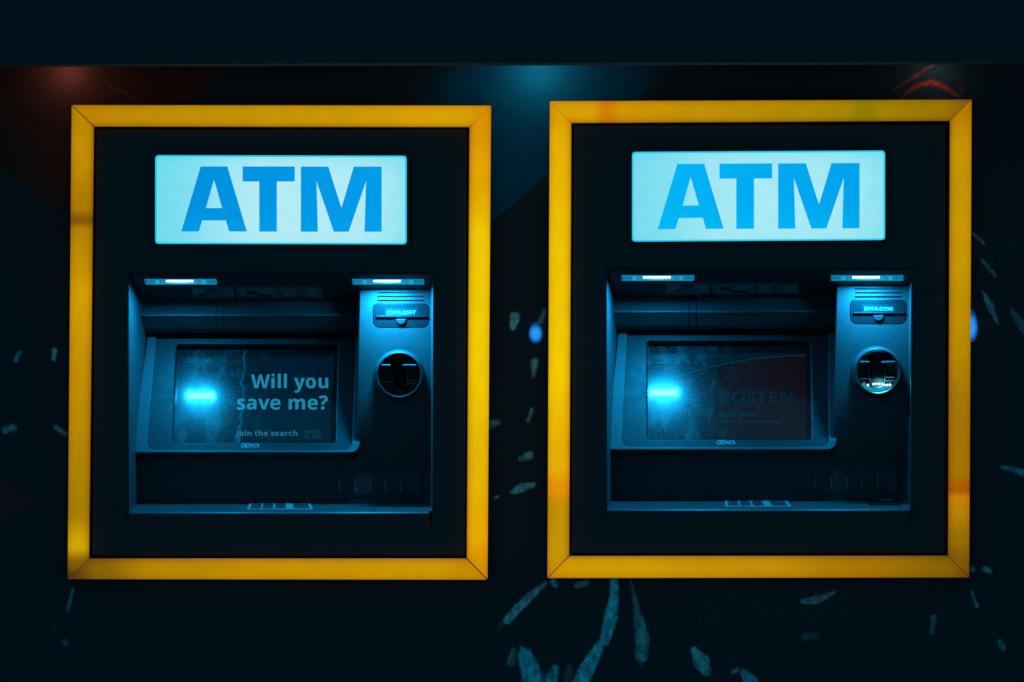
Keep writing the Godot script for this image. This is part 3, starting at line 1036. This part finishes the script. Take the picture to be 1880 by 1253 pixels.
	for p in arc_pts(733.5, 704, 14.0, 180, 360, 14):
		u0.append(p)
	strip(st, loc, [Vector2(719.5, 682), Vector2(719.5, 704)], 1.6, -68.30, -61.00)
	strip(st, loc, [Vector2(747.5, 682), Vector2(747.5, 704)], 1.6, -68.30, -61.00)
	strip(st, loc, u0, 1.6, -68.30, -61.00)
	put("guide_rim", st, M.reader_plastic, reader)
	st = begin()
	strip(st, loc, arc_pts(733, 686, 46.5, 231, 309, 16), 1.3, -70.20, -67.50)
	put("lower_lip", st, M.plastic, reader)
	if second:
		st = begin()
		var arc2 := []
		for p in arc_pts(733, 690, 32.5, 218, 322, 16):
			arc2.append(p)
		strip(st, loc, arc2, 7.0, -68.40, -67.60)
		put("glow_strip", st, M.reader_glow, reader)
		st = begin(true)
		for k in 9:
			var c := Vector2(717.0 + k * 5.0, 711.5 + (1.8 if k > 5 else 0.0) + (2.0 if k < 1 else 0.0))
			if k == 1:
				continue
			var rings := []
			for h in [[1.0, -67.80], [0.8, -66.60], [0.3, -66.00]]:
				rings.append(lay(ellipse(c.x, c.y, 2.1 * h[0], 2.3 * h[0], 10), loc, h[1]))
			loft(st, rings, true)
		put("reader_led_row", st, M.reader_led, reader)
		var l := OmniLight3D.new()
		l.name = "reader_light"
		l.light_color = lin(0.1, 0.75, 1.0)
		l.light_energy = 0.004
		l.light_size = 0.006
		l.omni_range = 2.0
		l.omni_attenuation = 2.0
		l.shadow_enabled = true
		l.position = loc.call(738, 712, -58)
		reader.add_child(l, true)

	# lower body with the cash shutter
	st = begin()
	boxed(st, lx.call(232, 835, -93), lx.call(800, 960, -224))
	put("lower_body", st, M.lower_plastic, t)
	st = begin()
	quad(st, tilt.call(243, 834.3, -9), tilt.call(660, 834.3, -9), tilt.call(660, 834.3, -9) + Vector3(0, 0, -0.08), tilt.call(243, 834.3, -9) + Vector3(0, 0, -0.08))
	put("surround_underside", st, M.dark_plastic, t)
	st = begin()
	slab(st, loc, box_pts(586, 866, 772, 910), [4], -93.5, -91.6, 0.6, 4)
	var shutter := put("cash_shutter", st, M.shutter_black, t)
	for k in 5:
		st = begin(true)
		var x := 623.0 + k * 28.4
		var rows2 := []
		for h in [[-2.0, -91.8], [-1.6, -90.2], [-0.7, -89.4], [0.7, -89.4], [1.6, -90.2], [2.0, -91.8]]:
			rows2.append([loc.call(x + h[0], 880, h[1]), loc.call(x + h[0], 904, h[1])])
		for r in 5:
			quad(st, rows2[r][1], rows2[r + 1][1], rows2[r + 1][0], rows2[r][0])
		put("rib", st, M.reader_plastic, shutter)

	# shelf and its front
	st = begin(true)
	rows = []
	var front_rows := []
	for q in [[917.0, -142.0], [925.0, -92.0], [932.0, -48.0], [937.8, -8.0], [938.8, -1.0], [939.6, 3.0], [940.6, 6.2], [942.0, 8.4], [944.0, 9.4], [947.0, 9.6], [962.0, 9.6], [966.5, 8.6], [969.5, 6.0], [971.0, 2.4], [971.3, -6.0]]:
		var inset := 0.0
		if q[0] > 969.0:
			inset = 1.5
		elif q[0] > 939.0:
			inset = 3.5
		rows.append([lx.call(234.5 + inset * 0.4, q[0], q[1] - 9.0), lx.call(235 + inset * 0.4, q[0], q[1] - 1.5), lx.call(237 + inset * 0.4, q[0], q[1]), lx.call(514, q[0], q[1]), lx.call(790 - inset, q[0], q[1]), lx.call(792 - inset, q[0], q[1] - 1.5), lx.call(793 - inset * 0.9, q[0], q[1] - 9.0)])
		if q[0] >= 944.0:
			front_rows.append(rows[-1])
			if q[0] > 944.0:
				rows.pop_back()
	sheet(st, rows)
	put("shelf", st, M.shelf_plastic, t)
	st = begin(true)
	sheet(st, front_rows)
	put("shelf_front", st, M.panel, t)
	st = begin()
	boxed(st, lx.call(236, 946, -10), lx.call(791, 969, -60))
	put("shelf_core", st, M.black, t)
	# thin raised edging round the shelf's front
	st = begin()
	strip(st, loc, [Vector2(236, 950), Vector2(236, 968.5)], 1.8, -0.2, 1.4)
	strip(st, loc, arc_pts(240, 967.5, 4, 180, 270, 5), 1.8, -0.2, 1.4)
	strip(st, loc, [Vector2(239, 971.5), Vector2(783, 971.5)], 1.8, -0.2, 1.4)
	strip(st, loc, arc_pts(783, 966.5, 5, 270, 360, 5), 1.8, -0.2, 1.4)
	strip(st, loc, [Vector2(788, 967), Vector2(788, 948)], 1.8, -0.2, 1.4)
	put("shelf_edging", st, M.edging, t)
	# keypad
	st = begin()
	slab(st, desk, [Vector2(459, 922.5), Vector2(569, 922.5), Vector2(574.5, 937), Vector2(452.5, 937)], [0.4], -0.5, 1.6, 0.3, 2)
	var pad := put("keypad", st, M.steel, t)
	for j in 4:
		var y := 924.6 + j * 3.05
		var s := (y - 922.5) / 14.5
		for i in 4:
			var x0: float = [463.0, 484.0, 505.5, 537.0][i]
			var x1: float = [481.0, 502.0, 524.0, 564.0][i]
			x0 = 514.0 + (x0 - 514.0) * (1.0 + 0.09 * s)
			x1 = 514.0 + (x1 - 514.0) * (1.0 + 0.09 * s)
			st = begin()
			slab(st, desk, box_pts(x0, y, x1, y + 1.9), [0.8], 1.4, 2.7, 0.3, 3)
			put("key", st, M.key_steel, pad)
	# low ridge at the back of the shelf, and on the right machine a small receipt slot
	st = begin()
	if second:
		slab(st, desk, box_pts(717, 921, 776, 934), [0.6], -0.3, 2.2, 0.3, 2)
		put("receipt_slot", st, M.black, t)
		st = begin()
		for k in 5:
			slab(st, desk, box_pts(738 + k * 5.0, 925.6, 740.5 + k * 5.0, 926.8), [0.3], 2.0, 3.0, 0.2, 1)
		put("slot_marks", st, M.white_print, t)
	else:
		slab(st, desk, [Vector2(646, 921.5), Vector2(786, 921.5), Vector2(787, 924.8), Vector2(630, 924.8)], [0.6], -0.3, 3.0, 0.3, 2)
		put("shelf_ridge", st, M.shelf_plastic, t)
		st = begin()
		for k in 3:
			slab(st, desk, box_pts(716 + k * 16.0, 923.2, 727 + k * 16.0, 924.2), [0.3], 2.6, 3.6, 0.2, 1)
		put("ridge_notches", st, M.black, t)

func screen_materials() -> void:
	# lamp lens: brightest over the diodes
	M.lens = glow_tex("lens", emit_tex(260, 12, func(u: float, v: float) -> Color:
		var c := exp(-pow((u - 0.5) / 0.2, 2.0))
		var side := exp(-pow((u - 0.17) / 0.03, 2.0)) + exp(-pow((u - 0.83) / 0.03, 2.0))
		var low := smoothstep(0.6, 1.0, v)
		var rib := 0.8 + 0.2 * sin(u * TAU * 50.0)
		return Color(0.02 + 0.2 * c, (0.50 + 0.42 * c + 0.25 * side + 0.12 * low) * rib, (0.70 + 0.3 * c + 0.2 * side + 0.12 * low) * rib)), 1.25, 0.2)
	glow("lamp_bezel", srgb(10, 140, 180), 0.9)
	var e := mat("edging", lin(0.06, 0.055, 0.05), 0.4, 0.5)
	e.metallic = 0.2
	var ink := glow("screen_ink", srgb(3, 14, 18), 1.0, 0.26)
	ink.metallic_specular = 0.26
	ink.clearcoat_enabled = true
	ink.clearcoat = 0.9
	ink.clearcoat_roughness = 0.07
	# dust and wiped smears on the glass
	var dust := FastNoiseLite.new()
	dust.seed = 31
	dust.frequency = 0.012
	dust.fractal_octaves = 5
	var fine := FastNoiseLite.new()
	fine.seed = 12
	fine.frequency = 0.09
	for k in 2:
		var w := 632
		var h := 384
		var col := Image.create(w, h, false, Image.FORMAT_RGB8)
		var rgh := Image.create(w, h, false, Image.FORMAT_RGB8)
		var off := 700.0 * k
		for y in h:
			for x in w:
				var n := dust.get_noise_2d(x + off, y * 0.7)
				var f := fine.get_noise_2d(x + off, y)
				var u := float(x) / w
				var wipe := exp(-pow((u - 0.415 + 0.02 * dust.get_noise_2d(y * 1.5, 9.0)) / 0.008, 2.0)) if k == 0 else 0.0
				var cloud := smoothstep(-0.15, 0.6, n) * smoothstep(0.85, 0.1, u)
				var spot := 1.0 if f > 0.46 else 0.0
				var v := 0.005 + 0.014 * cloud + 0.06 * spot * (0.3 + cloud) + 0.03 * wipe
				if u > 0.42:
					v *= 0.5
				col.set_pixel(x, y, lin(v, v * 1.05, v * 1.1))
				var rr := 0.31 + 0.1 * cloud + 0.08 * wipe + 0.05 * f
				rgh.set_pixel(x, y, Color(rr, rr, rr))
		var rng := RandomNumberGenerator.new()
		rng.seed = 77 + k
		for i in 700:
			var x := int(absf(rng.randfn(0.22, 0.11)) * w)
			var y := int(rng.randf_range(0.05, 0.99) * h)
			var b := rng.randf_range(0.05, 0.3)
			for q in 1 + rng.randi() % 3:
				if x + q < w and y < h:
					col.set_pixel(mini(w - 1, x + q), y, lin(b, b, b))
		var ct := ImageTexture.create_from_image(col)
		var rt := ImageTexture.create_from_image(rgh)
		var m := glow_tex("glass_right" if k == 1 else "glass_left", emit_tex(158, 96, display_left if k == 0 else display_right), 1.0)
		m.albedo_color = Color.WHITE
		m.albedo_texture = ct
		m.roughness = 0.8
		m.roughness_texture = rt
		m.metallic_specular = 0.26
		m.clearcoat_enabled = true
		m.clearcoat = 0.9
		m.clearcoat_roughness = 0.07

func display_left(u: float, v: float) -> Color:
	# the lit picture: dark blue, a little lighter to the right
	if u < 0.055 or u > 0.955 or v < 0.13 or v > 0.945:
		return srgb(0, 6, 10)
	var g := 0.55 + 0.45 * smoothstep(0.35, 0.7, u)
	return Color(0.0, 0.085 * g, 0.155 * g)

func display_right(u: float, v: float) -> Color:
	if u < 0.045 or u > 0.96 or v < 0.135 or v > 0.95:
		return srgb(0, 6, 10)
	# a dark red field under a curved edge
	var s := clampf((u - 0.16) / 0.78, 0.0, 1.0)
	var edge := 0.15 + 0.26 * pow(1.0 - s, 2.0)
	if v < edge or u < 0.2:
		return srgb(0, 22, 36)
	return srgb(17, 7, 10).lerp(srgb(4, 10, 14), smoothstep(0.6, 0.3, u))

func wall_lamp(label: String, px: float, py: float, rx: float, ry: float) -> void:
	var base := at(px, py + ry, WALL_Z)
	var t := thing("wall_lamp", label, "lamp", base, "small blue lamps on the wall")
	var map := func(x: float, y: float, z: float) -> Vector3: return at(x, y, z) - base
	var st := begin(true)
	var rings := []
	for h in [[1.0, 0.0], [0.98, 1.5], [0.85, 3.0], [0.5, 4.2], [0.1, 4.6]]:
		var el := PackedVector2Array()
		for i in 28:
			var a := TAU * i / 28.0
			var taper := 1.0 - 0.16 * sin(a)
			el.append(Vector2(px + rx * h[0] * cos(a) * taper, py - ry * h[0] * sin(a)))
		rings.append(lay(el, map, WALL_Z + h[1]))
	var c0: Vector3 = map.call(px, py, WALL_Z)
	loft(st, rings, true, func(p: Vector3) -> Vector2: return Vector2(0.5 + (p.x - c0.x) * 500.0 / (rx * 1.16), 0.5 - (p.y - c0.y) * 500.0 / ry))
	put("lens", st, M.blue_lamp, t)
	var l := OmniLight3D.new()
	l.name = "lamp_light"
	l.light_color = srgb(32, 138, 236)
	l.light_energy = 0.00012
	l.light_size = 0.012
	l.omni_range = 1.0
	l.omni_attenuation = 2.0
	l.shadow_enabled = true
	l.position = map.call(px, py, WALL_Z + 14.0)
	t.add_child(l, true)

func _ready() -> void:
	# camera
	var cam := Camera3D.new()
	cam.name = "camera"
	cam.fov = rad_to_deg(2.0 * atan(0.6265 / D))
	cam.position = Vector3(sin(YAW), 0, cos(YAW)) * D
	cam.rotation.y = YAW
	cam.near = 0.1
	cam.far = 200.0
	add_child(cam)
	cam.current = true
	# night sky: a weak blue-green glow
	var sky := ProceduralSkyMaterial.new()
	sky.sky_top_color = lin(0.012, 0.12, 0.20)
	sky.sky_horizon_color = lin(0.018, 0.165, 0.27)
	sky.ground_horizon_color = lin(0.016, 0.135, 0.22)
	sky.ground_bottom_color = lin(0.012, 0.09, 0.15)
	sky.sun_angle_max = 0.0
	var env := Environment.new()
	env.background_mode = Environment.BG_SKY
	env.sky = Sky.new()
	env.sky.sky_material = sky
	env.background_energy_multiplier = 1.0
	env.tonemap_mode = Environment.TONE_MAPPER_LINEAR
	env.tonemap_exposure = 1.0
	env.sdfgi_enabled = true
	env.ssao_enabled = true
	env.ssil_enabled = true
	var we := WorldEnvironment.new()
	we.name = "environment"
	we.environment = env
	add_child(we)

	make_materials()
	screen_materials()
	build_wall()
	build_canopy()

	build_frame("yellow glowing frame round the left machine, a dark open joint at its lower right corner",
		[Vector2(131, 193), Vector2(901.5, 194), Vector2(895, 1065), Vector2(123.5, 1064)], [Vector2(172, 232.5), Vector2(862, 233.5), Vector2(857, 1026), Vector2(163, 1026)],
		[[[0.0, 178, 126, 0], [0.3, 182, 136, 0], [0.6, 190, 142, 0], [0.9, 206, 154, 0], [1.0, 200, 138, 0]],
		[[0.0, 204, 136, 0], [0.15, 212, 156, 0], [0.3, 226, 190, 0], [0.55, 228, 192, 0], [0.75, 216, 172, 0], [0.9, 218, 160, 0], [1.0, 200, 130, 0]],
		[[0.0, 186, 128, 0], [0.15, 190, 142, 0], [0.5, 184, 136, 0], [0.8, 170, 124, 0], [0.92, 130, 94, 4], [1.0, 84, 56, 14]],
		[[0.0, 72, 48, 16], [0.03, 120, 84, 6], [0.07, 196, 158, 0], [0.14, 160, 120, 0], [0.4, 178, 132, 0], [0.6, 196, 148, 0], [0.7, 176, 130, 0], [0.735, 168, 124, 0], [0.757, 128, 84, 8], [0.785, 166, 116, 0], [0.9, 182, 134, 0], [1.0, 176, 128, 0]]],
		[1.0, 0.25, 1.3, 0.3])
	build_frame("yellow glowing frame round the right machine, with orange and greenish patches",
		[Vector2(1009.5, 186), Vector2(1784.5, 183), Vector2(1780, 1061), Vector2(1005, 1062)], [Vector2(1049, 226), Vector2(1744.5, 222), Vector2(1741, 1021), Vector2(1045, 1021.5)],
		[[[0.0, 204, 150, 0], [0.1, 200, 148, 0], [0.135, 198, 120, 0], [0.17, 194, 140, 0], [0.35, 180, 136, 0], [0.6, 168, 130, 0], [0.7, 158, 126, 0], [0.74, 136, 120, 0], [0.79, 150, 122, 0], [0.92, 148, 112, 0], [1.0, 126, 86, 14]],
		[[0.0, 170, 112, 0], [0.1, 186, 140, 0], [0.3, 188, 142, 0], [0.5, 176, 132, 0], [0.65, 156, 112, 0], [0.78, 156, 110, 0], [0.815, 160, 86, 0], [0.835, 190, 122, 0], [0.86, 176, 122, 0], [0.92, 140, 104, 0], [0.97, 120, 84, 4], [1.0, 110, 66, 16]],
		[[0.0, 112, 70, 14], [0.06, 130, 94, 0], [0.25, 156, 112, 0], [0.5, 182, 134, 0], [0.9, 194, 146, 0], [0.97, 194, 140, 0], [1.0, 190, 124, 0]],
		[[0.0, 190, 126, 0], [0.06, 184, 142, 0], [0.14, 180, 136, 0], [0.19, 214, 140, 0], [0.24, 218, 166, 0], [0.45, 228, 190, 0], [0.7, 224, 184, 0], [0.9, 216, 166, 0], [1.0, 206, 144, 0]]],
		[0.25, 0.3, 0.6, 1.0])
	build_sign("lit white and blue ATM sign above the left machine, with deeper blue letters", [Vector2(284.5, 285), Vector2(746.5, 286), Vector2(746.5, 449), Vector2(284.5, 448)],
		func(x: float, y: float) -> Vector2: return Vector2(x, y),
		[srgb(122, 222, 240), srgb(180, 236, 246), srgb(0, 142, 222), srgb(0, 158, 236), srgb(0, 166, 238)])
	build_sign("lit white and blue ATM sign above the right machine, with paler blue letters", [Vector2(1160.5, 279), Vector2(1625.5, 276.5), Vector2(1625.5, 441), Vector2(1160.5, 444)],
		func(x: float, y: float) -> Vector2: return Vector2(1207.7 + (x - 332.3) * 1.007, 301.4 + (y - 305.9) * 1.003 - (x - 332.0) * 0.0058),
		[srgb(130, 224, 240), srgb(168, 234, 245), srgb(0, 184, 246), srgb(0, 160, 236), srgb(0, 190, 246)])
	build_machine("left cash machine, its screen asking Will you save me?", false)
	build_machine("right cash machine, its card reader lit and its screen dark red", true)
	wall_lamp("small oval lamp glowing blue on the wall between the two yellow frames", 983.5, 611, 13, 20)
	wall_lamp("small oval lamp glowing blue, half hidden behind the right frame's right side", 1783.0, 598, 13, 31)
